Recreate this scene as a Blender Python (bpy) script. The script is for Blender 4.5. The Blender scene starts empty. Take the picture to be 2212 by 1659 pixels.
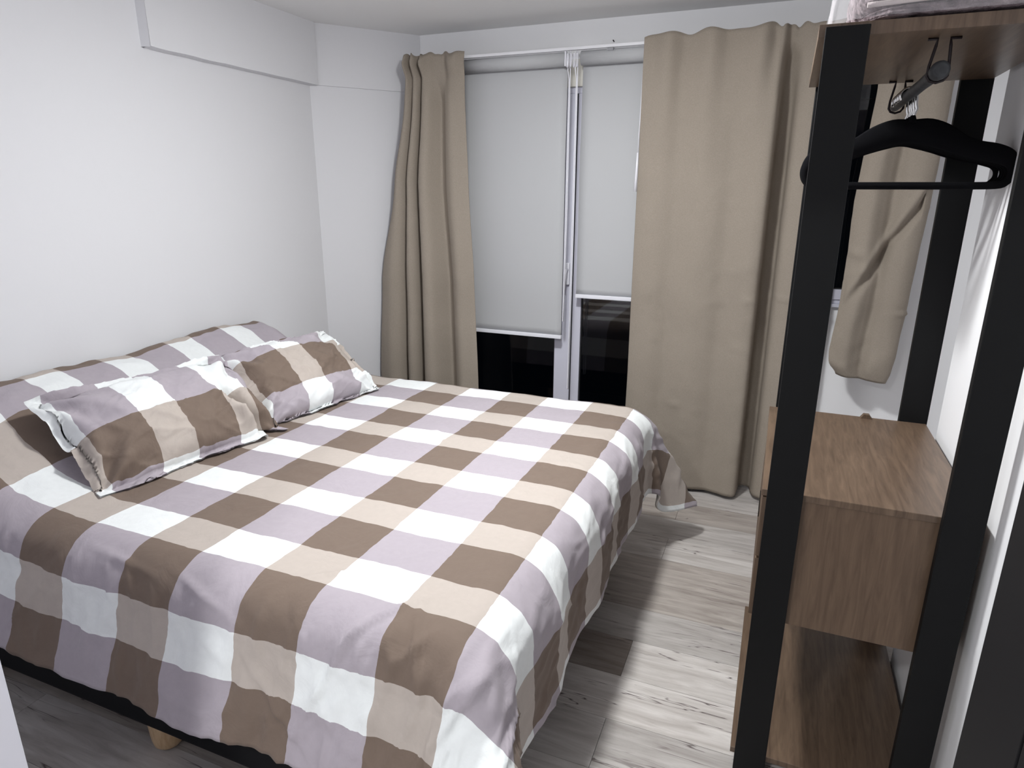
import bpy, bmesh, math, random
from mathutils import Vector, Matrix, noise

random.seed(7)
S = 0.4                     # metres per working unit; working z = 0 is the top of the bed, floor is z = -1.8
ZF = -1.8
def W(x, y, z): return Vector((x * S, y * S, (z - ZF) * S))
C = bpy.context.scene.collection
scene = bpy.context.scene

# ------------------------------------------------------------------ camera
R0 = (0.9258091422545538, 0.3779692765275265, 0.004081435904506575)
R1 = (0.11088541767412635, -0.2612517205459959, -0.958880577891345)
R2 = (-0.3613611161497857, 0.8881929770670691, -0.28378051240692126)
cam = bpy.data.cameras.new('camera'); co = bpy.data.objects.new('camera', cam); C.objects.link(co)
cam.sensor_width = 36.0; cam.lens = 36.0 * 1406.47 / 2212.0; cam.clip_start = 0.02
M = Matrix((( R0[0], -R1[0], -R2[0]), (R0[1], -R1[1], -R2[1]), (R0[2], -R1[2], -R2[2]))).to_4x4()
M.translation = W(4.33312508, -6.8504256, 2.29712732)
co.matrix_world = M
scene.camera = co

# ------------------------------------------------------------------ world: night outside
w = bpy.data.worlds.new('night'); scene.world = w; w.use_nodes = True
bg = w.node_tree.nodes['Background']; bg.inputs[0].default_value = (0.10, 0.16, 0.3, 1); bg.inputs[1].default_value = 0.004

# ------------------------------------------------------------------ lights
def area(name, loc, size, power, color, rot=(0, 0, 0)):
    l = bpy.data.lights.new(name, 'AREA'); l.shape = 'DISK'; l.size = size; l.energy = power; l.color = color
    o = bpy.data.objects.new(name, l); C.objects.link(o); o.location = loc; o.rotation_euler = rot
    return o
area('ceiling_panel_light', W(2.45, -2.0, 4.36), 0.20, 27, (0.985, 1.0, 0.99))
area('hall_panel_light', W(2.4, -8.8, 4.36), 0.24, 33, (0.985, 1.0, 0.985))

_p = bpy.data.lights.new('ceiling_lamp_glow', 'POINT'); _p.color = (0.985, 1.0, 0.99); _p.energy = 17; _p.shadow_soft_size = 0.06
_po = bpy.data.objects.new('ceiling_lamp_glow', _p); C.objects.link(_po); _po.location = W(2.45, -2.0, 4.22)
scene.view_settings.view_transform = 'Standard'; scene.view_settings.look = 'None'
scene.view_settings.gamma = 1.0; scene.view_settings.use_curve_mapping = False
scene.view_settings.exposure = 0.36

# ------------------------------------------------------------------ helpers
def wloc(o):
    v = Vector((0, 0, 0))
    while o: v += o.location; o = o.parent
    return v
def obj(name, bm, mats, parent=None, smooth=False, kind=None):
    me = bpy.data.meshes.new(name)
    base = wloc(parent) if parent else Vector((0, 0, 0))
    for v in bm.verts: v.co = W(*v.co) - base
    if smooth:
        for f in bm.faces: f.smooth = True
    bm.to_mesh(me); bm.free()
    for m in (mats if isinstance(mats, (list, tuple)) else [mats]): me.materials.append(m)
    o = bpy.data.objects.new(name, me); C.objects.link(o)
    if parent: o.parent = parent
    if kind: o['kind'] = kind
    return o
def tag(o, label, cat, group=None):
    o['label'] = label; o['category'] = cat
    if group: o['group'] = group
    return o
def thing(name, label, cat, x, y, z, group=None):
    o = bpy.data.objects.new(name, None); C.objects.link(o); o.location = W(x, y, z); o.empty_display_size = 0.05
    return tag(o, label, cat, group)
def struct(name, bm, m, parent=None):
    return obj(name, bm, m, parent, kind='structure')
def box(bm, x0, x1, y0, y1, z0, z1, bevel=0.0, mi=0):
    r = bmesh.ops.create_cube(bm, size=1.0)
    vs = r['verts']
    for v in vs:
        v.co.x = x0 if v.co.x < 0 else x1
        v.co.y = y0 if v.co.y < 0 else y1
        v.co.z = z0 if v.co.z < 0 else z1
    fs = set(f for v in vs for f in v.link_faces)
    for f in fs: f.material_index = mi
    if bevel > 0:
        es = list(set(e for v in vs for e in v.link_edges))
        bmesh.ops.bevel(bm, geom=es, offset=bevel, segments=2, affect='EDGES', profile=0.6)
    return bm
def NB(*a, **k): return box(bmesh.new(), *a, **k)
def tube(bm, pts, r, n=10, caps=True):
    pts = [Vector(p) for p in pts]
    rs = r if isinstance(r, (list, tuple)) else [r] * len(pts)
    rings = []
    up = None
    for i, p in enumerate(pts):
        d = (pts[min(i + 1, len(pts) - 1)] - pts[max(i - 1, 0)]).normalized()
        if up is None:
            up = Vector((0, 0, 1)) if abs(d.z) < 0.9 else Vector((1, 0, 0))
        a = d.cross(up).normalized(); b = a.cross(d).normalized(); up = b
        rings.append([bm.verts.new(p + rs[i] * (math.cos(t) * a + math.sin(t) * b)) for t in [2 * math.pi * k / n for k in range(n)]])
    for i in range(len(rings) - 1):
        for k in range(n):
            f = bm.faces.new((rings[i][k], rings[i][(k + 1) % n], rings[i + 1][(k + 1) % n], rings[i + 1][k])); f.smooth = True
    if caps:
        bm.faces.new(rings[0][::-1]); bm.faces.new(rings[-1])
    return bm
def cr(P, t):
    """Catmull-Rom through the list P at parameter t in 0..len-1"""
    n = len(P); i = max(0, min(n - 2, int(math.floor(t)))); f = t - i
    p0 = Vector(P[max(i - 1, 0)]); p1 = Vector(P[i]); p2 = Vector(P[i + 1]); p3 = Vector(P[min(i + 2, n - 1)])
    return 0.5 * ((2 * p1) + (p2 - p0) * f + (2 * p0 - 5 * p1 + 4 * p2 - p3) * f * f + (3 * p1 - p0 - 3 * p2 + p3) * f ** 3)
def sm(a, b, x):
    t = max(0.0, min(1.0, (x - a) / (b - a))); return t * t * (3 - 2 * t)
def nz(x, y, z=0.0, s=1.0): return noise.noise(Vector((x * s, y * s, z * s)))
def sheet(fn, nu, nv, uvfn=None):
    bm = bmesh.new(); uvl = bm.loops.layers.uv.new('UVMap')
    g = [[bm.verts.new(fn(i / nu, j / nv)) for j in range(nv + 1)] for i in range(nu + 1)]
    for i in range(nu):
        for j in range(nv):
            f = bm.faces.new((g[i][j], g[i + 1][j], g[i + 1][j + 1], g[i][j + 1])); f.smooth = True
            for l, (a, b) in zip(f.loops, ((i, j), (i + 1, j), (i + 1, j + 1), (i, j + 1))):
                l[uvl].uv = uvfn(a / nu, b / nv) if uvfn else (a / nu, b / nv)
    return bm
def solid(o, t, offset=0.0, matoff=0):
    m = o.modifiers.new('thickness', 'SOLIDIFY'); m.thickness = t; m.offset = offset
    m.material_offset = matoff; m.material_offset_rim = matoff
    return o

# ------------------------------------------------------------------ materials
def srgb(r, g, b):
    f = lambda c: (c / 255 / 12.92) if c / 255 <= 0.04045 else ((c / 255 + 0.055) / 1.055) ** 2.4
    return (f(r), f(g), f(b), 1)
def mat(name, col, rough=0.5, metal=0.0, spec=0.5, bump=None, var=None):
    m = bpy.data.materials.new(name); m.use_nodes = True
    nt = m.node_tree; b = nt.nodes['Principled BSDF']
    b.inputs['Base Color'].default_value = col; b.inputs['Roughness'].default_value = rough
    b.inputs['Metallic'].default_value = metal; b.inputs['Specular IOR Level'].default_value = spec
    tc = nt.nodes.new('ShaderNodeTexCoord')
    if bump:
        sc, st, dist = bump
        n = nt.nodes.new('ShaderNodeTexNoise'); n.inputs['Scale'].default_value = sc; n.inputs['Detail'].default_value = 6
        bp = nt.nodes.new('ShaderNodeBump'); bp.inputs['Strength'].default_value = st; bp.inputs['Distance'].default_value = dist
        nt.links.new(tc.outputs['Object'], n.inputs['Vector']); nt.links.new(n.outputs['Fac'], bp.inputs['Height'])
        nt.links.new(bp.outputs['Normal'], b.inputs['Normal'])
    if var:
        sc, c2, lo, hi = var
        n = nt.nodes.new('ShaderNodeTexNoise'); n.inputs['Scale'].default_value = sc; n.inputs['Detail'].default_value = 8
        rp = nt.nodes.new('ShaderNodeValToRGB'); rp.color_ramp.elements[0].position = lo; rp.color_ramp.elements[1].position = hi
        rp.color_ramp.elements[0].color = col; rp.color_ramp.elements[1].color = c2
        nt.links.new(tc.outputs['Object'], n.inputs['Vector']); nt.links.new(n.outputs['Fac'], rp.inputs['Fac'])
        nt.links.new(rp.outputs['Color'], b.inputs['Base Color'])
    return m
def math_node(nt, op, a, b=None):
    n = nt.nodes.new('ShaderNodeMath'); n.operation = op
    for i, v in enumerate((a, b)):
        if v is None: continue
        if isinstance(v, (int, float)): n.inputs[i].default_value = v
        else: nt.links.new(v, n.inputs[i])
    return n.outputs[0]
def wood(name, dark, light, scale, rough, stretch=(1, 1, 1), crack=None, rand=False, bump=0.05, tint=None):
    m = bpy.data.materials.new(name); m.use_nodes = True; nt = m.node_tree; b = nt.nodes['Principled BSDF']
    L = nt.links.new
    tc = nt.nodes.new('ShaderNodeTexCoord'); mp = nt.nodes.new('ShaderNodeMapping'); mp.inputs['Scale'].default_value = stretch
    src = tc.outputs['Object']
    oi = nt.nodes.new('ShaderNodeObjectInfo')
    if rand:
        add = nt.nodes.new('ShaderNodeVectorMath'); add.operation = 'ADD'
        cmb = nt.nodes.new('ShaderNodeCombineXYZ')
        for k in range(3): L(math_node(nt, 'MULTIPLY', oi.outputs['Random'], 37.0 + 13 * k), cmb.inputs[k])
        L(src, add.inputs[0]); L(cmb.outputs[0], add.inputs[1]); src = add.outputs[0]
    L(src, mp.inputs['Vector'])
    n = nt.nodes.new('ShaderNodeTexNoise'); n.inputs['Scale'].default_value = scale; n.inputs['Detail'].default_value = 9
    n.inputs['Roughness'].default_value = 0.62; n.inputs['Distortion'].default_value = 0.6
    L(mp.outputs[0], n.inputs['Vector'])
    rp = nt.nodes.new('ShaderNodeValToRGB'); e = rp.color_ramp.elements
    e[0].position = 0.32; e[1].position = 0.68; e[0].color = dark; e[1].color = light
    L(n.outputs['Fac'], rp.inputs['Fac'])
    out = rp.outputs['Color']
    if rand and tint:
        mx = nt.nodes.new('ShaderNodeMix'); mx.data_type = 'RGBA'; mx.blend_type = 'MULTIPLY'
        mr = nt.nodes.new('ShaderNodeMapRange'); mr.inputs['To Min'].default_value = tint; mr.inputs['To Max'].default_value = 1.0
        L(oi.outputs['Random'], mr.inputs['Value'])
        cm = nt.nodes.new('ShaderNodeCombineColor')
        for k in range(3): L(mr.outputs[0], cm.inputs[k])
        mx.inputs[0].default_value = 1.0
        L(out, mx.inputs[6]); L(cm.outputs[0], mx.inputs[7]); out = mx.outputs[2]
    if crack:
        ccol, cs, lo, hi = crack
        mp2 = nt.nodes.new('ShaderNodeMapping'); mp2.inputs['Scale'].default_value = (stretch[0] * 0.75, stretch[1] * 1.3, 1)
        L(src, mp2.inputs['Vector'])
        n2 = nt.nodes.new('ShaderNodeTexNoise'); n2.inputs['Scale'].default_value = cs; n2.inputs['Detail'].default_value = 3
        n2.inputs['Distortion'].default_value = 0.35
        L(mp2.outputs[0], n2.inputs['Vector'])
        a = math_node(nt, 'ABSOLUTE', math_node(nt, 'SUBTRACT', n2.outputs['Fac'], 0.5))
        mr = nt.nodes.new('ShaderNodeMapRange'); mr.inputs['From Min'].default_value = 0.0; mr.inputs['From Max'].default_value = 0.011
        mr.inputs['To Min'].default_value = 1; mr.inputs['To Max'].default_value = 0; L(a, mr.inputs['Value'])
        n3 = nt.nodes.new('ShaderNodeTexNoise'); n3.inputs['Scale'].default_value = 1.3
        mp3 = nt.nodes.new('ShaderNodeMapping'); mp3.inputs['Scale'].default_value = (1.6, 4.5, 1); L(src, mp3.inputs['Vector']); L(mp3.outputs[0], n3.inputs['Vector'])
        mr3 = nt.nodes.new('ShaderNodeMapRange'); mr3.inputs['From Min'].default_value = lo; mr3.inputs['From Max'].default_value = hi
        L(n3.outputs['Fac'], mr3.inputs['Value'])
        fac = math_node(nt, 'MULTIPLY', mr.outputs[0], mr3.outputs[0])
        mx = nt.nodes.new('ShaderNodeMix'); mx.data_type = 'RGBA'; L(fac, mx.inputs[0]); L(out, mx.inputs[6]); mx.inputs[7].default_value = ccol
        out = mx.outputs[2]
    L(out, b.inputs['Base Color']); b.inputs['Roughness'].default_value = rough
    bp = nt.nodes.new('ShaderNodeBump'); bp.inputs['Strength'].default_value = bump; bp.inputs['Distance'].default_value = 0.002
    L(n.outputs['Fac'], bp.inputs['Height']); L(bp.outputs['Normal'], b.inputs['Normal'])
    return m
def checks(name):
    """two-band check woven along UV; u period 1.0 (0.534 + 0.466), v period 0.7514 (0.326 + 0.425)"""
    m = bpy.data.materials.new(name); m.use_nodes = True; nt = m.node_tree; b = nt.nodes['Principled BSDF']; L = nt.links.new
    uv = nt.nodes.new('ShaderNodeUVMap'); uv.uv_map = 'UVMap'
    sep = nt.nodes.new('ShaderNodeSeparateXYZ')
    wn = nt.nodes.new('ShaderNodeTexNoise'); wn.inputs['Scale'].default_value = 7.0; wn.inputs['Detail'].default_value = 2
    L(uv.outputs[0], wn.inputs['Vector'])
    sub = nt.nodes.new('ShaderNodeVectorMath'); sub.operation = 'SUBTRACT'; L(wn.outputs['Color'], sub.inputs[0]); sub.inputs[1].default_value = (.5, .5, .5)
    scl = nt.nodes.new('ShaderNodeVectorMath'); scl.operation = 'SCALE'; L(sub.outputs[0], scl.inputs[0]); scl.inputs['Scale'].default_value = 0.028
    add = nt.nodes.new('ShaderNodeVectorMath'); add.operation = 'ADD'; L(uv.outputs[0], add.inputs[0]); L(scl.outputs[0], add.inputs[1])
    L(add.outputs[0], sep.inputs[0])
    fu = math_node(nt, 'FRACT', math_node(nt, 'ADD', sep.outputs['X'], 20.0))
    fv = math_node(nt, 'FRACT', math_node(nt, 'ADD', math_node(nt, 'DIVIDE', sep.outputs['Y'], 0.7514), 20.0))
    A = math_node(nt, 'LESS_THAN', fu, 0.534); N = math_node(nt, 'LESS_THAN', fv, 0.434)
    def mix(f, a, c):
        x = nt.nodes.new('ShaderNodeMix'); x.data_type = 'RGBA'; L(f, x.inputs[0])
        for i, v in ((6, a), (7, c)):
            if isinstance(v, tuple): x.inputs[i].default_value = v
            else: L(v, x.inputs[i])
        return x.outputs[2]
    ca = mix(N, srgb(166, 158, 166), srgb(228, 231, 232))      # lavender / white
    cb = mix(N, srgb(114, 99, 89), srgb(178, 168, 161))      # brown / beige
    col = mix(A, cb, ca)
    tc = nt.nodes.new('ShaderNodeTexCoord')
    fn = nt.nodes.new('ShaderNodeTexNoise'); fn.inputs['Scale'].default_value = 60; fn.inputs['Detail'].default_value = 5
    L(tc.outputs['Object'], fn.inputs['Vector'])
    mr = nt.nodes.new('ShaderNodeMapRange'); mr.inputs['To Min'].default_value = 0.94; mr.inputs['To Max'].default_value = 1.04; L(fn.outputs['Fac'], mr.inputs['Value'])
    cc = nt.nodes.new('ShaderNodeCombineColor')
    for k in range(3): L(mr.outputs[0], cc.inputs[k])
    mm = nt.nodes.new('ShaderNodeMix'); mm.data_type = 'RGBA'; mm.blend_type = 'MULTIPLY'; mm.inputs[0].default_value = 1; L(col, mm.inputs[6]); L(cc.outputs[0], mm.inputs[7])
    L(mm.outputs[2], b.inputs['Base Color']); b.inputs['Roughness'].default_value = 0.75; b.inputs['Specular IOR Level'].default_value = 0.25
    b.inputs['Sheen Weight'].default_value = 0.08
    n1 = nt.nodes.new('ShaderNodeTexNoise'); n1.inputs['Scale'].default_value = 9; n1.inputs['Detail'].default_value = 5; n1.inputs['Distortion'].default_value = 1.2
    L(tc.outputs['Object'], n1.inputs['Vector'])
    bp = nt.nodes.new('ShaderNodeBump'); bp.inputs['Strength'].default_value = 0.30; bp.inputs['Distance'].default_value = 0.016
    L(n1.outputs['Fac'], bp.inputs['Height'])
    n2 = nt.nodes.new('ShaderNodeTexNoise'); n2.inputs['Scale'].default_value = 900
    L(tc.outputs['Object'], n2.inputs['Vector'])
    bp2 = nt.nodes.new('ShaderNodeBump'); bp2.inputs['Strength'].default_value = 0.08; bp2.inputs['Distance'].default_value = 0.001
    L(n2.outputs['Fac'], bp2.inputs['Height']); L(bp.outputs['Normal'], bp2.inputs['Normal']); L(bp2.outputs['Normal'], b.inputs['Normal'])
    return m

M_wall = mat('wall_paint', srgb(222, 222, 226), 0.85, bump=(28, 0.06, 0.01), spec=0.3)
M_wallw = mat('white_wall_paint', srgb(243, 243, 246), 0.6, bump=(28, 0.05, 0.01), spec=0.3)
M_ceil = mat('ceiling_paint', srgb(240, 240, 240), 0.9, bump=(20, 0.05, 0.01), spec=0.2)
M_gloss = mat('white_gloss_paint', srgb(226, 226, 236), 0.4)
M_frame = mat('window_frame_white', srgb(208, 208, 222), 0.35)
M_gasket = mat('rubber_gasket', srgb(40, 40, 44), 0.6)
M_cream = mat('cream_plaster', srgb(226, 223, 214), 0.7)
M_blind = mat('blind_fabric', srgb(188, 189, 192), 0.8, bump=(700, 0.05, 0.001))
M_bar = mat('blind_bar_white', srgb(238, 238, 246), 0.35)
M_trackw = mat('track_white', srgb(235, 235, 240), 0.3)
M_trackg = mat('track_grey', srgb(150, 150, 155), 0.5)
M_curt = mat('curtain_fabric', srgb(148, 139, 128), 0.9, spec=0.2, bump=(500, 0.15, 0.002), var=(220, srgb(160, 149, 138), 0.3, 0.75))
M_black = mat('black_lacquer', srgb(9, 10, 12), 0.55, spec=0.22, bump=(600, 0.06, 0.001))
M_blackcab = mat('black_cabinet', srgb(13, 13, 16), 0.5, spec=0.2)
M_velvet = mat('black_velvet', srgb(14, 14, 17), 0.95, spec=0.1)
M_wire = mat('black_wire', srgb(30, 20, 24), 0.45, metal=0.3)
M_chrome = mat('chrome', (0.8, 0.8, 0.8, 1), 0.18, metal=1.0)
M_rod = mat('dark_rod', srgb(60, 62, 66), 0.55, var=(40, srgb(32, 34, 38), 0.35, 0.7))
M_base = mat('black_bed_fabric', srgb(18, 18, 21), 0.9, spec=0.2, bump=(500, 0.1, 0.001))
M_matt = mat('mattress_white', srgb(225, 225, 225), 0.8)
M_under = mat('duvet_lining', srgb(228, 224, 218), 0.8)
M_legwood = wood('pale_leg_wood', srgb(176, 146, 112), srgb(205, 178, 145), 14, 0.5, (6, 6, 0.8))
M_check = checks('checked_cotton')
M_walnut = wood('walnut_laminate', srgb(82, 66, 54), srgb(112, 93, 77), 13, 0.36, (6, .5, .5), bump=0.03)
M_walnutv = wood('walnut_laminate_upright', srgb(82, 64, 50), srgb(106, 86, 69), 13, 0.5, (5, 5, 0.4), bump=0.03)
M_planks = wood('washed_oak_laminate', srgb(178, 171, 167), srgb(220, 215, 212), 3.0, 0.42, (1.1, 9, 1),
                crack=(srgb(78, 66, 66), 2.0, 0.46, 0.56), rand=True, tint=0.72)
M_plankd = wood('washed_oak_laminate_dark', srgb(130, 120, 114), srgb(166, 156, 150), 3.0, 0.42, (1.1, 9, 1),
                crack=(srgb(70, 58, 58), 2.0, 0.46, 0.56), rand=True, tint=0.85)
M_plankm = wood('washed_oak_laminate_medium', srgb(150, 141, 135), srgb(192, 184, 178), 3.0, 0.42, (1.1, 9, 1),
                crack=(srgb(78, 66, 66), 2.0, 0.46, 0.56), rand=True, tint=0.86)
M_slab = mat('floor_underlay', srgb(70, 62, 60), 0.9)
M_fur = mat('plush_fur', srgb(92, 80, 84), 0.95, spec=0.1, bump=(55, 0.9, 0.02), var=(30, srgb(150, 137, 141), 0.36, 0.66))
M_pipe = mat('blanket_piping', srgb(206, 194, 194), 0.9, bump=(300, 0.5, 0.004))
M_glass = bpy.data.materials.new('window_glass'); M_glass.use_nodes = True
_b = M_glass.node_tree.nodes['Principled BSDF']; _b.inputs['Transmission Weight'].default_value = 1; _b.inputs['Roughness'].default_value = 0.0; _b.inputs['IOR'].default_value = 1.45
M_plastic = bpy.data.materials.new('clear_plastic_film'); M_plastic.use_nodes = True
_nt = M_plastic.node_tree; _b = _nt.nodes['Principled BSDF']; _b.inputs['Base Color'].default_value = (0.9, 0.88, 0.92, 1); _b.inputs['Roughness'].default_value = 0.12
_b.inputs['Specular IOR Level'].default_value = 1.0
_t = _nt.nodes.new('ShaderNodeBsdfTransparent'); _mx = _nt.nodes.new('ShaderNodeMixShader'); _mx.inputs[0].default_value = 0.17
_nt.links.new(_t.outputs[0], _mx.inputs[1]); _nt.links.new(_b.outputs[0], _mx.inputs[2]); _nt.links.new(_mx.outputs[0], _nt.nodes['Material Output'].inputs[0])
M_night = mat('night_backdrop', (0.003, 0.003, 0.004, 1), 1.0, spec=0.0)

# ------------------------------------------------------------------ the room
XL = -1.97; YW = 2.45; ZC = 4.48; XR = 5.665; YJ = -0.93; XRF = 6.45; YF = -5.6; YH = -11.0
CY = 1.17           # where the slanted wall leaves the left wall
CX = -0.95          # where it meets the window wall
# floor
fl = struct('floor', NB(XL - .4, XRF + .4, YH, YW + .4, ZF - .3, ZF - .04), M_slab)
pw = 0.515; pl = 3.0
row = 0; yk = YW + 0.13
y_edges = [(-0.515 * k) for k in range(-5, 11)]
plank_meshes = {}
for k in range(-5, 12):
    y1 = -pw * k; y0 = y1 - pw
    if y1 > YW + .5: continue
    off = 3.43 if k % 2 == 1 else 3.43 - 1.45
    if k == 1: off = 2.4
    xs = off - pl * 3
    while xs < XRF:
        x0 = max(xs, XL - .1); x1 = min(xs + pl, XRF + .1)
        if x1 > x0 + .05:
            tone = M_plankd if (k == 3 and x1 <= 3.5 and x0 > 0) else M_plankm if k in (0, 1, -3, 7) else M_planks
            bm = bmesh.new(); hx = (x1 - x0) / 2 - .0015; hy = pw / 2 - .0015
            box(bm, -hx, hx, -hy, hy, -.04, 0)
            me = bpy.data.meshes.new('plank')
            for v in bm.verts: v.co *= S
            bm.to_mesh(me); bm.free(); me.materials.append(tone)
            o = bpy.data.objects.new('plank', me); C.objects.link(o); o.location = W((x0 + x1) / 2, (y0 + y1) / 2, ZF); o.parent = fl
        xs += pl
hall = struct('floor_hall', NB(XL - .4, XRF + .4, YH, -pw * 12 - .01, ZF - .04, ZF), M_planks)
# ceiling
struct('ceiling', NB(XL - .4, XRF + .4, YH, YW + .4, ZC, ZC + .2), M_ceil)
# walls
struct('wall_left', NB(XL - .3, XL, YF - .35, CY, ZF, ZC), M_wall)
bm = bmesh.new()
def prism(bm, pts, z0, z1):
    a = [bm.verts.new((x, y, z0)) for x, y in pts]; b = [bm.verts.new((x, y, z1)) for x, y in pts]
    n = len(pts); bm.faces.new(a[::-1]); bm.faces.new(b)
    for i in range(n): bm.faces.new((a[i], a[(i + 1) % n], b[(i + 1) % n], b[i]))
    bmesh.ops.recalc_face_normals(bm, faces=bm.faces); return bm
struct('wall_corner', prism(bm, [(XL, CY), (CX, YW), (CX, YW + .3), (XL - .3, YW + .3), (XL - .3, CY)], ZF, ZC), M_wall)
# beam band along the left wall and thin band over the slanted wall
bm = bmesh.new()
zb = 3.70
n_ = 24
top = []
g = []
for i in range(n_ + 1):
    y = -1.44 + (CY + .06 + 1.44) * i / n_
    wob = .008 * nz(y, 3, 0, 2.3) * 2
    g.append((y, wob))
def quad(bm, a, b, c, d): bm.faces.new([bm.verts.new(v) for v in (a, b, c, d)])
xs_ = XL + .10
for (ya, wa), (yb, wb) in zip(g, g[1:]):
    quad(bm, (xs_ + wa * .4, ya, zb + wa), (xs_ + wb * .4, yb, zb + wb), (xs_, yb, ZC), (xs_, ya, ZC))
    quad(bm, (XL - .01, ya, zb + wa - .012), (XL - .01, yb, zb + wb - .012), (xs_ + wb * .4, yb, zb + wb), (xs_ + wa * .4, ya, zb + wa))
quad(bm, (XL - .01, -1.47, zb), (xs_, -1.44, zb), (xs_, -1.44, ZC), (XL - .01, -1.47, ZC))
bmesh.ops.remove_doubles(bm, verts=bm.verts, dist=.0005)
bmesh.ops.recalc_face_normals(bm, faces=bm.faces)
struct('trim_1', bm, M_wall)
dx, dy = CX - XL, YW - CY; L_ = math.hypot(dx, dy); nx, ny = dy / L_ * .02, -dx / L_ * .02
struct('trim_2', prism(bmesh.new(), [(XL + nx, CY + ny), (CX + nx, YW + ny), (CX, YW + .02), (XL - .02, CY)], zb, ZC), M_wall)
# window wall with two openings
WA = (-0.55, 4.05, ZF + .03, 3.68)      # tall sliding door-window
WB = (4.55, 5.72, 0.93, 3.9)           # second window
bm = bmesh.new(); T = .3
box(bm, CX, WA[0], YW, YW + T, ZF, ZC); box(bm, WA[0], WA[1], YW, YW + T, WA[3], ZC); box(bm, WA[1], WB[0], YW, YW + T, ZF, ZC)
box(bm, WB[0], WB[1], YW, YW + T, WB[3], ZC); box(bm, WB[0], WB[1], YW, YW + T, ZF, WB[2]); box(bm, WB[1], XRF + .3, YW, YW + T, ZF, ZC)
box(bm, WA[0], WA[1], YW, YW + T, ZF, WA[2])
struct('wall_back', bm, M_wallw)
bm = bmesh.new(); box(bm, XR, XRF + .3, YF, YJ, ZF, ZC); struct('wall_right', bm, M_wallw)
struct('wall_recess', NB(XRF, XRF + .3, YJ, YW, ZF, ZC), M_wallw)
# front wall with a wide doorway towards the hall (the camera stands in it)
XD = 1.62
struct('wall_front', NB(XL - .3, XD, YF - .35, YF, ZF, ZC), M_gloss)
struct('wall_lintel', NB(XD, XR + .2, YF - .35, YF, 3.35, ZC), M_wall)
struct('wall_hall', NB(XL - .3, XRF + .3, YH - .2, YH, ZF, ZC), M_wall)
struct('wall_hall_left', NB(-1.2, -1.0, YH, YF - .35, ZF, ZC), M_wall)
struct('wall_hall_right', NB(XRF, XRF + .3, YH, YF, ZF, ZC), M_wall)

# ------------------------------------------------------------------ windows
def leaf(parent, x0, x1, z0, z1, y, sl, sr, th=.12):
    bm = bmesh.new()
    box(bm, x0, x0 + sl, y - .05, y + .05, z0, z1, .008); box(bm, x1 - sr, x1, y - .05, y + .05, z0, z1, .008)
    box(bm, x0 + sl, x1 - sr, y - .048, y + .048, z1 - th, z1); box(bm, x0 + sl, x1 - sr, y - .048, y + .048, z0, z0 + th)
    obj('sash', bm, M_frame, parent)
    bm = NB(x0 + sl - .012, x1 - sr + .012, y - .022, y + .022, z0 + th - .012, z1 - th + .012)
    obj('gasket', NBframe(x0 + sl, x1 - sr, y, z0 + th, z1 - th), M_gasket, parent); bm.free()
    obj('glass_pane', NB(x0 + sl - .01, x1 - sr + .01, y - .012, y + .012, z0 + th - .01, z1 - th + .01), M_glass, parent)
def NBframe(x0, x1, y, z0, z1, t=.014):
    bm = bmesh.new()
    for a in ((x0, x0 + t, z0, z1), (x1 - t, x1, z0, z1), (x0, x1, z0, z0 + t), (x0, x1, z1 - t, z1)):
        box(bm, a[0], a[1], y - .03, y + .03, a[2], a[3])
    return bm
w1 = bpy.data.objects.new('window_1', None); C.objects.link(w1); w1.location = W(1.5, YW, ZF); w1['kind'] = 'structure'
bm = bmesh.new()
x0, x1, z0, z1 = WA
box(bm, x0, x0 + .1, YW - .04, YW + .2, z0, z1, .008); box(bm, x1 - .1, x1, YW - .04, YW + .2, z0, z1, .008)
box(bm, x0 + .1, x1 - .1, YW - .04, YW + .2, z1 - .1, z1, .008); box(bm, x0 + .1, x1 - .1, YW - .04, YW + .2, z0, z0 + .08, .008)
obj('window_frame', bm, M_frame, w1)
leaf(w1, x0 + .1, 1.515, z0 + .08, z1 - .1, YW + .0, .2, .25)
leaf(w1, 1.535, x1 - .1, z0 + .08, z1 - .1, YW + .0, .13, .2)
obj('mullion_seal', NB(1.513, 1.537, YW - .03, YW + .03, z0 + .1, z1 - .1), M_gasket, w1)
# recessed night side
struct('window_1_reveal', NB(WA[0], WA[1], YW + .28, YW + .3, WA[3] - .02, WA[3]), M_gasket).parent = w1
bpy.data.objects['window_1_reveal'].name = 'reveal'
# sash handle
hb = bmesh.new(); box(hb, 1.425, 1.485, YW - .10, YW - .05, .98, 1.30, .012)
hd = obj('window_handle', hb, M_bar, w1)
hb = bmesh.new(); tube(hb, [(1.455, YW - .10, 1.2), (1.455, YW - .17, 1.2), (1.455, YW - .18, 1.16), (1.44, YW - .18, .93)], [.022, .022, .022, .016])
obj('lever', hb, M_bar, hd)
w2 = bpy.data.objects.new('window_2', None); C.objects.link(w2); w2.location = W(5.2, YW, .93); w2['kind'] = 'structure'
x0, x1, z0, z1 = WB
bm = bmesh.new()
box(bm, x0, x0 + .07, YW - .03, YW + .2, z0, z1, .008); box(bm, x1 - .07, x1, YW - .03, YW + .2, z0, z1, .008)
box(bm, x0 + .07, x1 - .07, YW - .03, YW + .2, z1 - .07, z1, .008); box(bm, x0 + .07, x1 - .07, YW - .03, YW + .2, z0, z0 + .05, .008)
obj('window_frame', bm, M_frame, w2)
leaf(w2, x0 + .07, x1 - .07, z0 + .055, z1 - .07, YW + .0, .12, .12, .13)
obj('window_sill', NB(x0 - .05, x1, YW - .06, YW + .02, z0 - .045, z0, .008), M_frame, w2)

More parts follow.
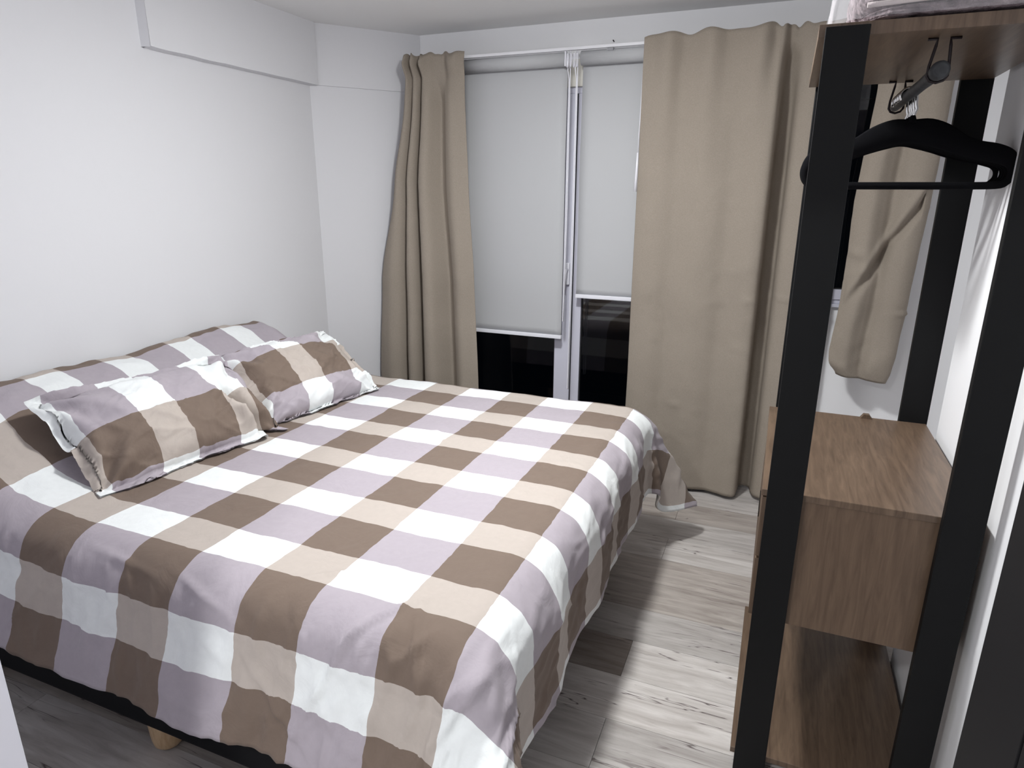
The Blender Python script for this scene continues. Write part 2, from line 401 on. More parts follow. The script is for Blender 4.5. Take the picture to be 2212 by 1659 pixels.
# ------------------------------------------------------------------ roller blinds
def blind(xa, xb, zbot, label, ybl):
    t = thing('roller_blind', label, 'blind', (xa + xb) / 2, ybl, zbot, 'grey roller blinds at the balcony window')
    bm = bmesh.new(); tube(bm, [(xa, ybl + .02, 3.965), (xb, ybl + .02, 3.965)], .088, 24); obj('roller_tube', bm, M_blind, t)
    def f(u, v):
        x = xa + (xb - xa) * u; z = 3.965 + (zbot - 3.965) * v
        return (x, ybl + .10 - .012 * math.sin(v * 3.1) + .006 * nz(x, z, 1, .9) * 2, z)
    o = obj('blind_fabric', sheet(f, 14, 40), M_blind, t); solid(o, .003)
    obj('bottom_bar', NB(xa - .004, xb + .004, ybl + .07, ybl + .125, zbot - .055, zbot, .01), M_bar, t)
    obj('end_bracket', NB(xb + .002, xb + .02, ybl - .07, ybl + .14, 3.87, 4.05, .006), M_bar, t)
    return t
bl1 = blind(-.15, 1.425, .245, 'grey roller blind pulled lower, left of the mullion', 2.13)
bl2 = blind(1.635, 3.6, .875, 'grey roller blind stopping higher, right of the mullion', 2.13)
# beaded chains between the blinds
for dx_, ln, lab in ((1.50, 3.2, 'thin white beaded cord hanging at the mullion, left one'), (1.60, 4.2, 'thin white beaded cord hanging at the mullion, right one')):
    bm = bmesh.new()
    a = [(dx_, 2.03, 4.04), (dx_ - .015, 2.0, 3.93), (dx_ + .0, 2.0, 3.80)]
    pts = a + [(dx_ + .01, 2.02, 3.7 - ln * k / 8) for k in range(9)]
    pts += [(dx_ + .03, 1.99, 3.7 - ln), (dx_ + .035, 2.0, 3.7 - ln * .5), (dx_ + .03, 2.0, 3.8), (dx_ + .02, 2.03, 4.04)]
    tube(bm, pts, .0065, 6)
    tag(obj('blind_cord', bm, M_bar, smooth=True), lab, 'cord')
bm = bmesh.new()
for k in range(4):
    x = 1.50 + .042 * k
    tube(bm, [(x + .02 * math.sin(a), 1.97 - .03 * math.sin(a), 3.92 + .085 * math.cos(a)) for a in [i * math.pi / 6 for i in range(13)]], .0065, 6)
tag(obj('chain_loop', bm, M_bar, smooth=True), 'bunched loops of white chain between the two blind rollers', 'chain')
bm = bmesh.new()
tube(bm, [(2.487, 1.97, 3.98), (2.485, 1.97, 3.3), (2.475, 1.97, 2.75)], .007, 6)
co1 = obj('pull_cord', bm, M_bar, smooth=True); tag(co1, 'straight white cord with tassel beside the wide beige curtain', 'cord')
bm = bmesh.new(); tube(bm, [(2.475, 1.97, 2.78), (2.474, 1.97, 2.6), (2.468, 1.97, 2.3)], [.010, .014, .021], 10); obj('tassel', bm, M_bar, co1)
# cream panel above the mullion
struct('trim_3', NB(1.36, 1.60, YW - .10, YW, 3.66, 4.0, .008), M_cream)

# ------------------------------------------------------------------ curtain track
tr = thing('curtain_track', 'white curtain track running above both beige curtains', 'curtain track', 2.3, 2.02, 4.05)
bm = bmesh.new(); box(bm, -.90, 6.0, 2.06, 2.12, 4.055, 4.092, .006); obj('rail', bm, M_trackw, tr)
for x in (-.5, 2.03, 3.9, 5.5):
    bm = bmesh.new(); box(bm, x - .04, x + .04, 2.07, YW - .002, 4.02, 4.053, .004); obj('bracket', bm, M_trackg, tr)
bm = bmesh.new(); tube(bm, [(1.98, YW + .02, 4.19), (1.98, YW - .05, 4.20)], .008, 6)
tag(obj('nail', bm, M_wire), 'small dark nail in the wall above the curtain track', 'nail')

# ------------------------------------------------------------------ curtains
def curtain(levels, nu, nv, crease=1.0, seed=0, ztop=4.1, waves=0.0):
    zs = [l[0] for l in levels]
    def at(t, z):
        for i in range(len(levels) - 1):
            if zs[i] >= z >= zs[i + 1]:
                f = (zs[i] - z) / (zs[i] - zs[i + 1]); f = f * f * (3 - 2 * f) * .5 + f * .5
                a = cr(levels[i][1], t); b = cr(levels[i + 1][1], t); return a.lerp(b, f)
        return cr(levels[-1][1], t)
    n = len(levels[0][1])
    zt, zb_ = zs[0], zs[-1]
    def f(u, v):
        z = zt + (zb_ - zt) * v
        p = at(u * (n - 1), z)
        x, y = p.x, p.y; dz = p.z if len(p) > 2 else 0
        ht = waves * max(0, 1 - v * 18) * (math.sin(u * 37 + seed) * .5 + math.sin(u * 61) * .3)
        a = crease * (.012 * nz(x * 1.2, z * .8, seed) + .010 * nz(x * 3, z * 2.3, seed + 5) + .004 * nz(x * 7, z * 9, seed + 9))
        # horizontal packing creases
        for zc_, am in ((2.1, .012), (.95, .020), (.35, .012), (-.55, .020), (3.2, .006), (1.32, .012), (-.9, .012)):
            d = z - zc_ - .05 * math.sin(x * 3 + zc_)
            a += crease * am * math.exp(-(d / .013) ** 2) * max(0, 0.3 + 2.2 * nz(x * 1.7, zc_ * 9, seed))
        return (x + a * .3, y - a, z + dz * max(0, v - .85) / .15 + ht)
    return sheet(f, nu, nv, lambda a, b: (a, b))
# left curtain: (x, y) plan at several heights
prof = [(0, .00), (.07, -.06), (.15, -.10), (.22, -.07), (.262, .02), (.275, .14), (.30, -.02), (.36, -.12), (.42, -.06), (.445, .16), (.47, .02), (.52, -.14), (.60, -.15),
        (.66, -.02), (.71, .07), (.76, .02), (.80, -.05), (.86, -.10), (.93, -.08), (1.0, -.05)]
def lev(z, xa, xb, ya, yb, amp, wob=0): return (z, [(xa + (xb - xa) * a ** (1 + .65 * sm(.5, 3.4, z)), ya + (yb - ya) * a + d * amp + wob * math.sin(a * 33), 0) for a, d in prof])
L1 = [lev(4.115, -.90, .03, 1.93, 1.95, .45, .03), lev(4.0, -.90, .02, 1.92, 1.94, .8, .05), lev(3.82, -.89, .03, 1.93, 1.95, .35, .02), lev(3.5, -.90, .05, 1.92, 1.95, .8), lev(2.4, -1.10, .10, 1.88, 1.93, 1.0),
      lev(1.0, -1.36, .20, 1.80, 1.88, 1.2), lev(-.5, -1.42, .27, 1.72, 1.84, 1.3), lev(-1.74, -1.42, .30, 1.70, 1.82, 1.35)]
o = obj('curtain', curtain(L1, 150, 120, 1.0, 2, waves=.03), M_curt, smooth=True); solid(o, .006)
tag(o, 'taupe curtain gathered in the corner left of the grey blinds', 'curtain')
# wide curtain
def pl2(z, amp, gather, xshift=0):
    P = [(2.49, 2.00), (2.62, 1.955), (2.80, 1.95), (2.97, 1.99), (3.12, 1.97), (3.30, 1.93), (3.48, 1.945), (3.66, 1.98), (3.84, 1.94), (3.98, 1.90), (4.08, 1.93),
         (4.10, 2.08), (4.12, 2.26), (4.20, 2.30), (4.27, 2.26), (4.30, 2.10), (4.36, 2.02), (4.50, 1.99), (4.62, 2.03), (4.74, 2.06), (4.84, 2.12)]
    out = []
    for i, (x, y) in enumerate(P):
        yy = 1.985 + (y - 1.985) * amp
        if gather and i >= 8: yy += .035 * math.sin(i * 2.1) * gather; x += .015 * math.sin(i * 1.7) * gather
        yy = min(yy - .06 * min(1, gather) + .022 * math.sin(i * 2.3) * gather, 2.03 if z > 3.9 else 9)
        out.append((x + xshift * (1 - (x - 2.49) / 2.4), yy, 0))
    return (z, out)
L2 = [pl2(4.125, .6, 1.6), pl2(4.0, .6, 2.0), pl2(3.8, .7, 1.5), pl2(3.3, .9, .6), pl2(2.6, 1.0, 0), pl2(1.5, 1.0, 0), pl2(-.2, 1.05, 0, .01), pl2(-1.745, 1.15, 0, 0)]
o = obj('curtain', curtain(L2, 190, 130, 1.15, 11, waves=.035), M_curt, smooth=True); solid(o, .006)
tag(o, 'wide taupe curtain hanging to the floor between the blinds and the wardrobe', 'curtain')
# short tucked curtain behind the wardrobe
def pl3(z, xa, xb, amp, yb=1.99):
    yb = yb - .06 if z > 3.8 else yb
    P = [(0, .05), (.1, -.02), (.25, -.06), (.4, .0), (.52, .05), (.65, -.02), (.8, -.05), (.92, -.03), (1.0, .02), (1.02, .12), (.96, .20)]
    return (z, [(xa + (xb - xa) * a, yb + d * amp, 0) for a, d in P])
L3 = [pl3(4.12, 5.10, 5.86, .7), pl3(3.4, 5.13, 5.83, .9), pl3(2.2, 5.06, 5.82, 1.1), pl3(1.6, 5.07, 5.79, 1.2), pl3(1.0, 5.06, 5.765, 1.0, 1.97), pl3(.4, 5.02, 5.735, 1.0, 1.95), pl3(.2, 5.03, 5.71, .9, 1.96), pl3(.08, 5.10, 5.68, .7, 1.98)]
def crease3(bm):
    for v in bm.verts:
        x, y, z = v.co
        # diagonal tuck
        d = (z - 1.95) - (x - 5.62) * 1.9
        if 5.1 < x < 5.75 and 1.0 < z < 2.4: v.co.y += .07 * math.exp(-(d / .10) ** 2) * sm(5.1, 5.35, x) - .04 * math.exp(-((d - .17) / .09) ** 2)
        v.co.y -= .03 * math.exp(-((z - 1.62 + (x - 5.1) * .25) / .05) ** 2) * sm(5.45, 5.1, x)
        v.co.y -= .02 * math.exp(-((z - 1.35 - (x - 5.1) * .35) / .03) ** 2) * sm(5.5, 5.15, x)
        v.co.y -= .03 * nz(x * 5, z * 4, 3) * sm(1.4, .2, z)
        v.co.z -= .10 * sm(.45, .1, z) * (x - 5.4) * 1.0
        v.co.x += .05 * sm(.28, .08, z) * sm(5.25, 5.0, x)
    return bm
o = obj('curtain', crease3(curtain(L3, 90, 120, 1.2, 23)), M_curt, smooth=True); solid(o, .006)
tag(o, 'short taupe curtain ending above the wardrobe shelf', 'curtain')

# ------------------------------------------------------------------ bed
BX0, BX1, BY0, BY1 = -1.94, 3.02, -4.30, -.02
bed = thing('bed_base', 'black upholstered bed base on pale wooden legs under the checked duvet', 'bed', .5, -2.1, ZF)
obj('base_box', NB(BX0, BX1, BY0, BY1, -1.45, -.82, .03), M_base, bed)
bm = bmesh.new()
prf = [(.125, 0), (.13, .03), (.125, .12), (.12, .2), (.115, .27), (.105, .315), (.085, .34), (.0, .35)]
ring = []
lx, ly = .37, -4.10
for r_, h_ in prf[:-1]:
    ring.append([bm.verts.new((lx + r_ * math.cos(a), ly + r_ * math.sin(a), -1.45 - h_ * 1.0)) for a in [k * math.pi / 12 for k in range(24)]])
for a, b in zip(ring, ring[1:]):
    for k in range(24): bm.faces.new((a[k], a[(k + 1) % 24], b[(k + 1) % 24], b[k])).smooth = True
bm.faces.new(ring[0]); bm.faces.new(ring[-1][::-1]); bmesh.ops.recalc_face_normals(bm, faces=bm.faces)
leg0 = obj('leg', bm, M_legwood, bed)
for (x, y) in ((-1.78, -4.1), (2.75, -4.1), (-1.6, -.25), (.37, -.25), (2.75, -.25)):
    l = leg0.copy(); C.objects.link(l); l.parent = bed; l.location = Vector(((x - lx) * S, (y - ly) * S, 0))
tag(obj('mattress', NB(BX0, BX1, BY0 + .02, BY1 - .02, -.815, -.05, .10), M_matt, smooth=True), 'thick white mattress lying on the black base under the duvet', 'mattress')

# duvet cover
FX, NYb, FYb = 2.90, -4.07, -.05            # where the top starts bending: foot, near side, far side
RB = .32
mound = [(-.20, -.20, .0), (-.466, -.46, .035), (-.75, -.72, .08), (-1.0, -.93, .165), (-1.23, -1.17, .33), (-1.466, -1.40, .49), (-1.72, -1.60, .60), (-2.0, -1.79, .655), (-2.2, -1.90, .66)]
def mnd(c):
    if c >= mound[0][0]: return Vector((c, 0))
    for i in range(len(mound) - 1):
        if mound[i][0] >= c >= mound[i + 1][0]:
            f = (mound[i][0] - c) / (mound[i][0] - mound[i + 1][0])
            P = [(m[1], m[2], 0) for m in mound]
            p = cr(P, i + f); return Vector((p.x, p.y))
    return Vector((mound[-1][1], mound[-1][2]))
def prof_side(d, k, zs=1.0):
    if d < RB * math.pi / 2: return RB * math.sin(d / RB), -RB * (1 - math.cos(d / RB))
    e = d - RB * math.pi / 2
    return RB + k * e, -RB - e * zs
def duvet(u, v):
    s0, s1 = -2.20, FX + 1.16
    t0, t1 = -1.02, 4.07 + 1.14             # p = -y along the cloth
    s = s0 + (s1 - s0) * u; p = t0 + (t1 - t0) * v
    dxo = max(0.0, s - FX)
    dn = max(0.0, p - 4.07); df = max(0.0, -FYb * 1.0 - p) if p < -FYb else 0.0
    dyo = dn if dn > 0 else df; sy = -1 if dn > 0 else 1
    # base plan position
    px = min(s, FX); py = -max(min(p, 4.07), -FYb)
    z = 0.0
    if px < -.2:
        mc = mnd(px)
        m_ = sm(-.25, .35, -py + .35) if py > -1 else 1.0
        m_ = (sm(.12, -.45, py)) * (0.55 + .45 * sm(-4.35, -3.6, py)) 
        m_ = .12 + .88 * m_
        wav = 1 + .07 * nz(py * 1.1, 4.2) + .05 * math.exp(-((py + 1.0) / .5) ** 2) * sm(-1.2, -1.8, px)
        px = px + (mc.x - px) * m_; z = mc.y * m_ * wav
        z += .05 * nz(px * 3, py * 2.2, 7) * sm(-.6, -1.2, px)
    if dxo > 0 or dyo > 0:
        d = math.hypot(dxo, dyo); phi = math.atan2(dyo, dxo)
        k = .02 + .30 * math.sin(phi) ** 2 if sy < 0 else .02 + .12 * math.sin(phi) ** 2
        zs = 1.0 - (.12 if sy < 0 else .0) * math.sin(phi) ** 2
        h, dz = prof_side(d, k, zs)
        e = max(0, d - .25)
        ear = math.sin(2 * phi) ** 1.6 if dxo > 0 and dyo > 0 else 0.0
        if sy < 0:
            h2 = h + ear * e * .42
            h2 += .05 * e * math.sin(phi * 9 + 1.0) * (1 if dxo > 0 and dyo > 0 else 0)
            dz2 = dz * (1 - .13 * ear)
        else:
            h2 = h + ear * e * .50
            h2 += .07 * e * math.sin(phi * 11) * (1 if dxo > 0 and dyo > 0 else 0)
            tuck = math.exp(-((phi - .48) / .20) ** 2) * sm(.7, 1.4, d)
            h2 -= .16 * tuck; dz2 = dz * (1 - .02 * ear) - .20 * tuck
        hx, hy = h2 * math.cos(phi), h2 * math.sin(phi) * sy
        # long soft ripples along the straight sides
        if dxo > 0: 
            am = .026 * sm(.25, .9, d) * math.cos(phi) ** 2
            hx += am * math.sin(py * 5.2 + .7 * math.sin(py * 1.7)) + am * .5 * nz(py * 3.1, 2.0)
        if dyo > 0 and sy < 0:
            am = .05 * sm(.3, 1.0, d) * math.sin(phi) ** 2
            hy -= am * (.5 * math.sin(s * 2.6 + .6) + nz(s * 1.9, d * .5, 6)) 
            dz2 += .05 * sm(.6, 1.1, d) * nz(s * 1.4, 3.3)
        px += hx; py += hy; z += dz2
    # fine wrinkles
    flat = 1.0
    a = .010 * nz(s * 1.3, p * 1.3, 0) + .008 * nz(s * 3.2 + p, p * 3.2 - s, 4) + .004 * nz(s * 8, p * 8, 9)
    side = sm(.05, .5, max(dxo, dyo))
    a += side * (.024 * nz(s * 3 + p * 1.5, p * 3, 12) + .016 * nz(s * 9 - p * 4, p * 5 + s * 5, 15))
    a += .012 * sm(-.4, -1, s) * nz(s * 5, p * 7, 21)
    def ridge(a_, b_, c_): return max(0.0, 1 - abs(nz(a_, b_, c_)) * 5.5) ** 2
    near_c = sm(1.2, 2.6, s) * sm(3.7, 4.4, p)
    a += side * (.018 * ridge(s * 1.6 + p * .5, p * 1.1, 31) + .013 * ridge(s * 3.1 - p * .8, p * 1.5, 37))
    a += near_c * (.042 * ridge(s * 2.6 + p * .9, p * .7, 41) + .022 * ridge(s * 5.5 + p * 1.5, p * 1.4, 43)) * sm(0, .3, max(dxo, dyo))
    a += (1 - side) * .004 * ridge(s * 1.1 + p * .7, p * 1.3 - s * .3, 51)
    # a few sharp creases
    for (cs, cp, an, ln, am) in ((1.45, 1.62, .9, .16, .022), (2.0, 3.95, -.6, .3, .02), (2.45, 4.2, -.9, .28, .03), (.5, 4.3, .1, .3, .02), (2.75, 4.35, 1.2, .35, .03), (1.9, 4.9, .7, .3, .03), (1.2, 4.35, .3, .25, .02)):
        q = (s - cs) * math.cos(an) + (p - cp) * math.sin(an); r = -(s - cs) * math.sin(an) + (p - cp) * math.cos(an)
        a += am * math.exp(-(q / ln) ** 2) * math.exp(-(r / .022) ** 2)
    return (px + a * sm(0, .4, dxo) * .9, py - a * sm(0, .4, dyo) * (.9 if sy < 0 else -.9), z + a * (1 - .8 * side))
def duv_uv(u, v):
    return (-2.20 + (FX + 1.16 + 2.20) * u, -1.02 + (4.07 + 1.14 + 1.02) * v)
_bd = sheet(duvet, 280, 260, duv_uv); bmesh.ops.reverse_faces(_bd, faces=_bd.faces)
o = obj('duvet', _bd, [M_check, M_under], smooth=True); solid(o, .010, -1.0, 1)
# the solid shell grows downwards: flip so the checked face is the outer one
tag(o, 'checked white, beige, lavender and brown duvet cover draped over the bed', 'duvet')

# ------------------------------------------------------------------ pillows
def pillow(label, cy, half, hh, x0b, z0b, lean, yaw, cu, cv, seed, drop=0.0, fold=0.0, thick=.27, sag=.0):
    """local: a along the wall (y), b up the leaning plane; u,v in -1..1"""
    th = math.radians(lean)
    du = Vector((math.sin(math.radians(yaw)), math.cos(math.radians(yaw)), 0))        # along length
    dn = Vector((math.cos(math.radians(yaw)), -math.sin(math.radians(yaw)), 0))       # towards the foot
    dv = -dn * math.cos(th) + Vector((0, 0, math.sin(th)))
    nn = dn * math.sin(th) + Vector((0, 0, math.cos(th)))
    n = 84
    fl_ = .07
    def side(sgn):
        def f(uu, vv):
            u = uu * 2 - 1; v = vv * 2 - 1
            a = u * (half + fl_); b = v * (hh + fl_)
            iu = min(1, abs(a) / half); iv = min(1, abs(b) / hh)
            t = max(0, (1 - iu ** 2.6)) ** .55 * max(0, (1 - iv ** 2.6)) ** .55
            # corners pull in a little, edges bow
            a2 = a * (1 - .05 * (1 - iv ** 2) * 0 - .045 * abs(v) ** 0 * (1 - abs(v) ** 2) * 1.0 * abs(u) ** 3)
            b2 = b * (1 - .05 * (1 - u * u) * abs(v) ** 3)
            h = sgn * (thick * t * (1.0 if sgn > 0 else .55) + .004)
            edge = 1 - t
            h += (.05 * nz(u * 2.2 + seed, v * 2.2, seed) + .025 * nz(u * 6, v * 6 + seed, 3)) * (edge * .8 + .12)
            h += .045 * nz(u * 3.1 - v * 2.1 + seed, v * 1.3, 8) * t
            h += .022 * max(0, 1 - abs(nz(u * 2.3 + seed, v * 1.9 + u, 14)) * 6) ** 2 + .014 * max(0, 1 - abs(nz(u * 5 - v * 2, v * 3.5 + seed, 17)) * 6) ** 2
            # diagonal creases from corners
            for (cu_, cv_, an) in ((-1, -1, .7), (1, -1, 2.4), (-1, 1, -.7), (1, 1, -2.4)):
                r = math.hypot((u - cu_) * half, (v - cv_) * hh); an2 = math.atan2((v - cv_) * hh, (u - cu_) * half)
                h += .042 * math.sin(an2 * 10 + seed) * math.exp(-((r - .28) / .22) ** 2)
            h -= fold * .26 * math.exp(-((u - .62 + (v + .2) * .25) / .07) ** 2) * sm(.65, -.5, v)
            h += fold * .06 * math.exp(-((u - .47 + (v + .2) * .25) / .07) ** 2) * sm(.5, -.5, v)
            p = Vector((x0b, cy, z0b)) + du * a2 + dv * (b2 + hh) + nn * h
            # top leans back over the mound
            p += Vector((-.10 * max(0, v) ** 2, 0, -sag * max(0, v) ** 2))
            p.z += drop * u * 0 - .03 * abs(u) ** 4 * (v > 0)
            zmin = .022 + .015 * nz(u * 5, v * 3, seed) + (.0 if sgn < 0 else .012)
            if p.z < zmin and p.x > -.9: p.z = zmin + (zmin - p.z) * .0
            return tuple(p)
        return f
    def uvf(a, b): return (cv + (b * 2 - 1) * (hh + fl_) + hh, cu + (a * 2 - 1) * (half + fl_))
    bm = sheet(side(1), n, n, uvf)
    bm2 = sheet(side(-1), n, n, uvf); me = bpy.data.meshes.new('t'); 
    bmesh.ops.reverse_faces(bm2, faces=bm2.faces); bm2.to_mesh(me); bm2.free(); bm.from_mesh(me)
    bmesh.ops.remove_doubles(bm, verts=bm.verts, dist=.009)
    bmesh.ops.recalc_face_normals(bm, faces=bm.faces)
    o = obj('pillow', bm, M_check, smooth=True)
    return tag(o, label, 'pillow')
pillow('checked pillow nearer the camera, creased at its left end, leaning on the duvet mound', -2.93, .83, .47, -.22, .02, 40, 9, .36, .50, 1.3, fold=1.0, thick=.23)
pillow('smaller looking checked pillow farther back, beside the corner wall', -1.34, .76, .46, -.12, .02, 41, 9, .24, .274, 4.7, thick=.23)

# ------------------------------------------------------------------ wardrobe
UX0, UX1, UYN, UYF = 4.385, 5.606, -2.65, -.80
un = thing('open_wardrobe', 'open walnut and black wardrobe unit standing against the right wall', 'wardrobe', 5.0, -1.72, ZF)
pt = .06
for x0 in (4.417, 5.386):
    obj('post', NB(x0, x0 + .212, UYN - pt, UYN - .001, ZF + .001, 3.13, .006), M_black, un)
    obj('post', NB(x0 + .02, x0 + .228, UYF + .001, UYF + pt, ZF + .001, 3.13, .006), M_black, un)
obj('top_board', NB(UX0, UX1, UYN, UYF, 3.09, 3.155, .004), M_walnut, un)
obj('shelf_board', NB(UX0, UX1, UYN, UYF, .402, .447, .004), M_walnut, un)
obj('bottom_board', NB(UX0, UX1, UYN, UYF, -1.69, -1.645, .004), M_walnut, un)
obj('side_panel', NB(UX0 + .05, UX1 - .01, UYN + .012, UYN + .055, -.515, .401, .003), M_walnutv, un)
obj('side_panel', NB(UX0 + .05, UX1 - .01, UYF - .055, UYF - .012, -.515, .401, .003), M_walnutv, un)
obj('back_panel', NB(UX1 - .04, UX1 - .012, UYN + .056, UYF - .056, -.515, .401), M_walnutv, un)
obj('base_panel', NB(UX0 + .05, UX1 - .041, UYN + .056, UYF - .056, -.515, -.48), M_walnutv, un)
for k in range(2):
    za = -.50 + .45 * k
    d_ = obj('drawer', NB(UX0 + .008, UX0 + .048, UYN + .015, UYF - .015, za, za + .435, .004), M_walnutv, un)
    obj('drawer_pull', NB(UX0 + .002, UX0 + .008, -1.9, -1.5, za + .38, za + .425, .001), M_black, d_)
bm = bmesh.new(); prism_pts = [(5.112, .447), (5.205, .447), (5.178, .482), (5.135, .482)]
a = [bm.verts.new((x, UYF - .05, z)) for x, z in prism_pts]; b = [bm.verts.new((x, UYF + .0, z)) for x, z in prism_pts]
bm.faces.new(a); bm.faces.new(b[::-1])
for i in range(4): bm.faces.new((a[i], b[i], b[(i + 1) % 4], a[(i + 1) % 4]))
bmesh.ops.recalc_face_normals(bm, faces=bm.faces)
obj('shelf_tab', bm, M_walnut, un)
# hanging rod with two wire brackets
bm = bmesh.new()
ys = [-2.53, -2.525, -2.50, -2.3, -2.0, -1.7, -1.4, -1.1, -.86, -.84, -.835]
tube(bm, [(5.0, y, 2.92) for y in ys], [.03, .045, .048, .038, .034, .036, .034, .035, .034, .032, .02], 18)
rod = obj('hanging_rod', bm, M_rod, un, smooth=False)
for y in (-2.44, -.92):
    bm = bmesh.new()
    pts = [(4.93, y, 3.083), (4.975, y, 3.083), (4.972, y, 3.05), (4.955, y, 2.95), (4.953, y, 2.90), (4.968, y, 2.878), (5.0, y, 2.868), (5.032, y, 2.878), (5.048, y, 2.90), (5.047, y, 2.95), (5.04, y, 3.05), (5.037, y, 3.083), (5.085, y, 3.083)]
    tube(bm, pts, .0085, 6)
    br = obj('rod_bracket', bm, M_wire, rod)
# ------------------------------------------------------------------ hangers
def hanger(y, yaw, label, first=None):
    path = [(0, -.225, .15), (.10, -.232, .17), (.20, -.265, .16), (.30, -.315, .13), (.40, -.35, .12), (.50, -.37, .12), (.575, -.40, .11), (.615, -.45, .075), (.62, -.505, .055), (.595, -.55, .048), (.54, -.572, .048), (.3, -.575, .048), (0, -.575, .048)]
    path = [(x, z, w_) for x, z, w_ in path]
    full = path + [(-x, z, w_) for x, z, w_ in path[-2:0:-1]]
    m = len(full); bm = bmesh.new(); rings = []
    K = 4
    for i in range(m * K):
        t = i / K; i0 = int(t) % m
        P = [Vector(full[(i0 + q - 1) % m]) for q in range(4)]; f = t - int(t)
        p = 0.5 * ((2 * P[1]) + (P[2] - P[0]) * f + (2 * P[0] - 5 * P[1] + 4 * P[2] - P[3]) * f * f + (3 * P[1] - P[0] - 3 * P[2] + P[3]) * f ** 3)
        d = 0.5 * ((P[2] - P[0]) + 2 * (2 * P[0] - 5 * P[1] + 4 * P[2] - P[3]) * f + 3 * (3 * P[1] - P[0] - 3 * P[2] + P[3]) * f * f)
        tx, tz = d.x, d.y; L = math.hypot(tx, tz) + 1e-9; nx_, nz_ = -tz / L, tx / L
        w2_ = p.z / 2
        ring = []
        for (a, b) in ((-1, .0), (-.85, .012), (.85, .012), (1, 0), (.85, -.012), (-.85, -.012)):
            ring.append(bm.verts.new((p.x + nx_ * w2_ * a, b, p.y + nz_ * w2_ * a)))
        rings.append(ring)
    n = len(rings)
    for i in range(n):
        A, B = rings[i], rings[(i + 1) % n]
        for k in range(6): bm.faces.new((A[k], A[(k + 1) % 6], B[(k + 1) % 6], B[k])).smooth = True
    bmesh.ops.recalc_face_normals(bm, faces=bm.faces)
    # notch bump near neck
    tube(bm, [(0, 0, -.17), (0, 0, -.125)], [.03, .014], 8)
    for v in bm.verts: v.co = Vector((v.co.x + 5.045, v.co.y + y, v.co.z + 2.92))
    t = thing('clothes_hanger', label, 'hanger', 5.0, y, 2.92 + .07, 'black velvet hangers on the wardrobe rod')
    obj('hanger_body', bm, M_velvet, t)
    bm = bmesh.new()
    pts = [(0, -.11), (0.005, -.02), (.04, .0 - .01), (.075, .03)]
    pts = [(.045, -.15), (.050, -.115), (.060, -.085), (.052, -.06), (.05, -.03)] + [(.048 * math.cos(a), .048 * math.sin(a)) for a in [k * math.pi / 8 for k in range(0, 9)]] + [(-.046, -.03)]
    tube(bm, [(5.0 + x, y, 2.92 + z) for x, z in pts], .010, 7)
    obj('hook', bm, M_chrome, t)
    t.rotation_euler = (0, 0, yaw)
    return t
h0 = hanger(-1.50, 0.0, 'frontmost black velvet hanger on the wardrobe rod')
def dup(r, y, yaw, label):
    c = r.copy(); C.objects.link(c); c.location = W(5.0, y, 2.99); c.rotation_euler = (0, 0, yaw); c['label'] = label
    for ch in r.children:
        k = ch.copy(); C.objects.link(k); k.parent = c
    return c
dup(h0, -1.40, -.03, 'second black velvet hanger from the front on the rod')
dup(h0, -1.31, -.10, 'third black velvet hanger from the front on the rod')
dup(h0, -1.24, -.15, 'fourth black velvet hanger from the front on the rod')
dup(h0, -1.12, -.05, 'rearmost black velvet hanger on the wardrobe rod')

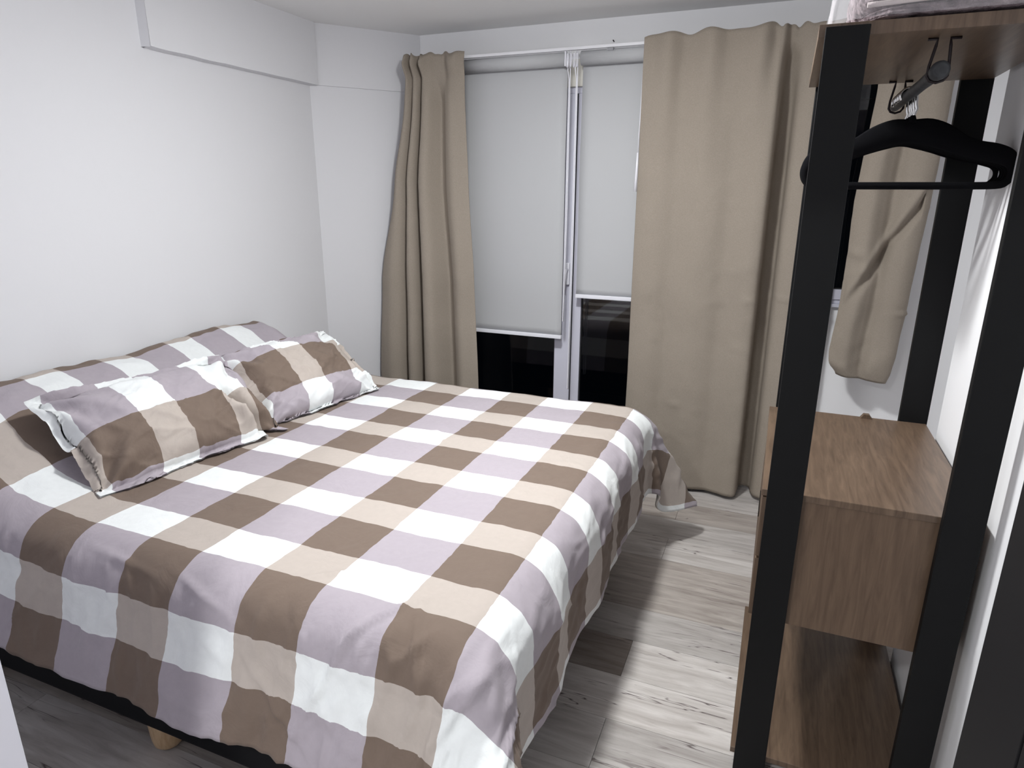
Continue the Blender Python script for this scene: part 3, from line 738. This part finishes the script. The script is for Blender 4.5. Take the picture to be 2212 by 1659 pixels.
# ------------------------------------------------------------------ plush blanket in a bag on the top board
bk = thing('bagged_blanket', 'mottled mauve plush blanket in a clear plastic bag on top of the wardrobe', 'blanket', 5.1, -1.8, 3.156)
def plush(x0, x1, y0, y1, z0, z1, sd):
    bm = bmesh.new(); bmesh.ops.create_cube(bm, size=2.0)
    bmesh.ops.subdivide_edges(bm, edges=bm.edges, cuts=22, use_grid_fill=True)
    for v in bm.verts:
        c = v.co.copy(); n = 5.0
        r = (abs(c.x) ** n + abs(c.y) ** n + abs(c.z) ** n) ** (1 / n); c = c / r
        a = 1 + .02 * nz(c.x * 3, c.y * 3, c.z * 3 + sd) + .012 * nz(c.x * 9, c.y * 9, c.z * 9 + sd)
        v.co = Vector(((x0 + x1) / 2 + c.x * (x1 - x0) / 2 * a, (y0 + y1) / 2 + c.y * (y1 - y0) / 2 * a, max(z0, (z0 + z1) / 2 + c.z * (z1 - z0) / 2)))
    for f in bm.faces: f.smooth = True
    return bm
obj('folded_layer', plush(4.57, 5.75, -2.66, -.95, 3.157, 3.235, 1), M_fur, bk)
obj('folded_layer', plush(4.56, 5.75, -2.68, -.95, 3.215, 3.62, 5), M_fur, bk)
bm = bmesh.new(); tube(bm, [(4.60 + (5.75 - 4.6) * t, -2.675 + .008 * nz(t * 5, 1), 3.222 + .012 * math.sin(t * 5)) for t in [k / 24 for k in range(25)]], .013, 8)
obj('piping', bm, M_pipe, bk)
def bagf(u, v):
    a = u * 2 * math.pi; cx, cy_ = 5.09, -1.83; hx, hy = .64, .92
    c, s_ = math.cos(a), math.sin(a); n = 6
    r = (abs(c) ** n + abs(s_) ** n) ** (-1 / n)
    z = 3.157 + .52 * v
    w_ = .012 * nz(a * 6, z * 3, 2) + .012 * nz(a * 15, z * 5, 7)
    x = cx + c * r * hx + w_; y = cy_ + s_ * r * hy - .0 + w_
    if x < 4.7: x += .03 * nz(y * 9, z * 4, 4) + .03 * (v - .2)
    return (x, y, z)
obj('plastic_bag', sheet(bagf, 180, 16), M_plastic, bk)

# ------------------------------------------------------------------ black cabinet near the doorway
cb = thing('tall_cabinet', 'tall black cabinet at the right edge beside the doorway', 'cabinet', 5.33, -5.2, ZF)
obj('carcass', NB(5.02, 5.655, -5.59, -4.86, ZF + .001, 3.3, .008), M_blackcab, cb)
obj('door_panel', NB(4.995, 5.018, -5.58, -5.235, ZF + .05, 3.27, .004), M_blackcab, cb)
obj('door_panel', NB(4.995, 5.018, -5.225, -4.865, ZF + .05, 3.27, .004), M_blackcab, cb)
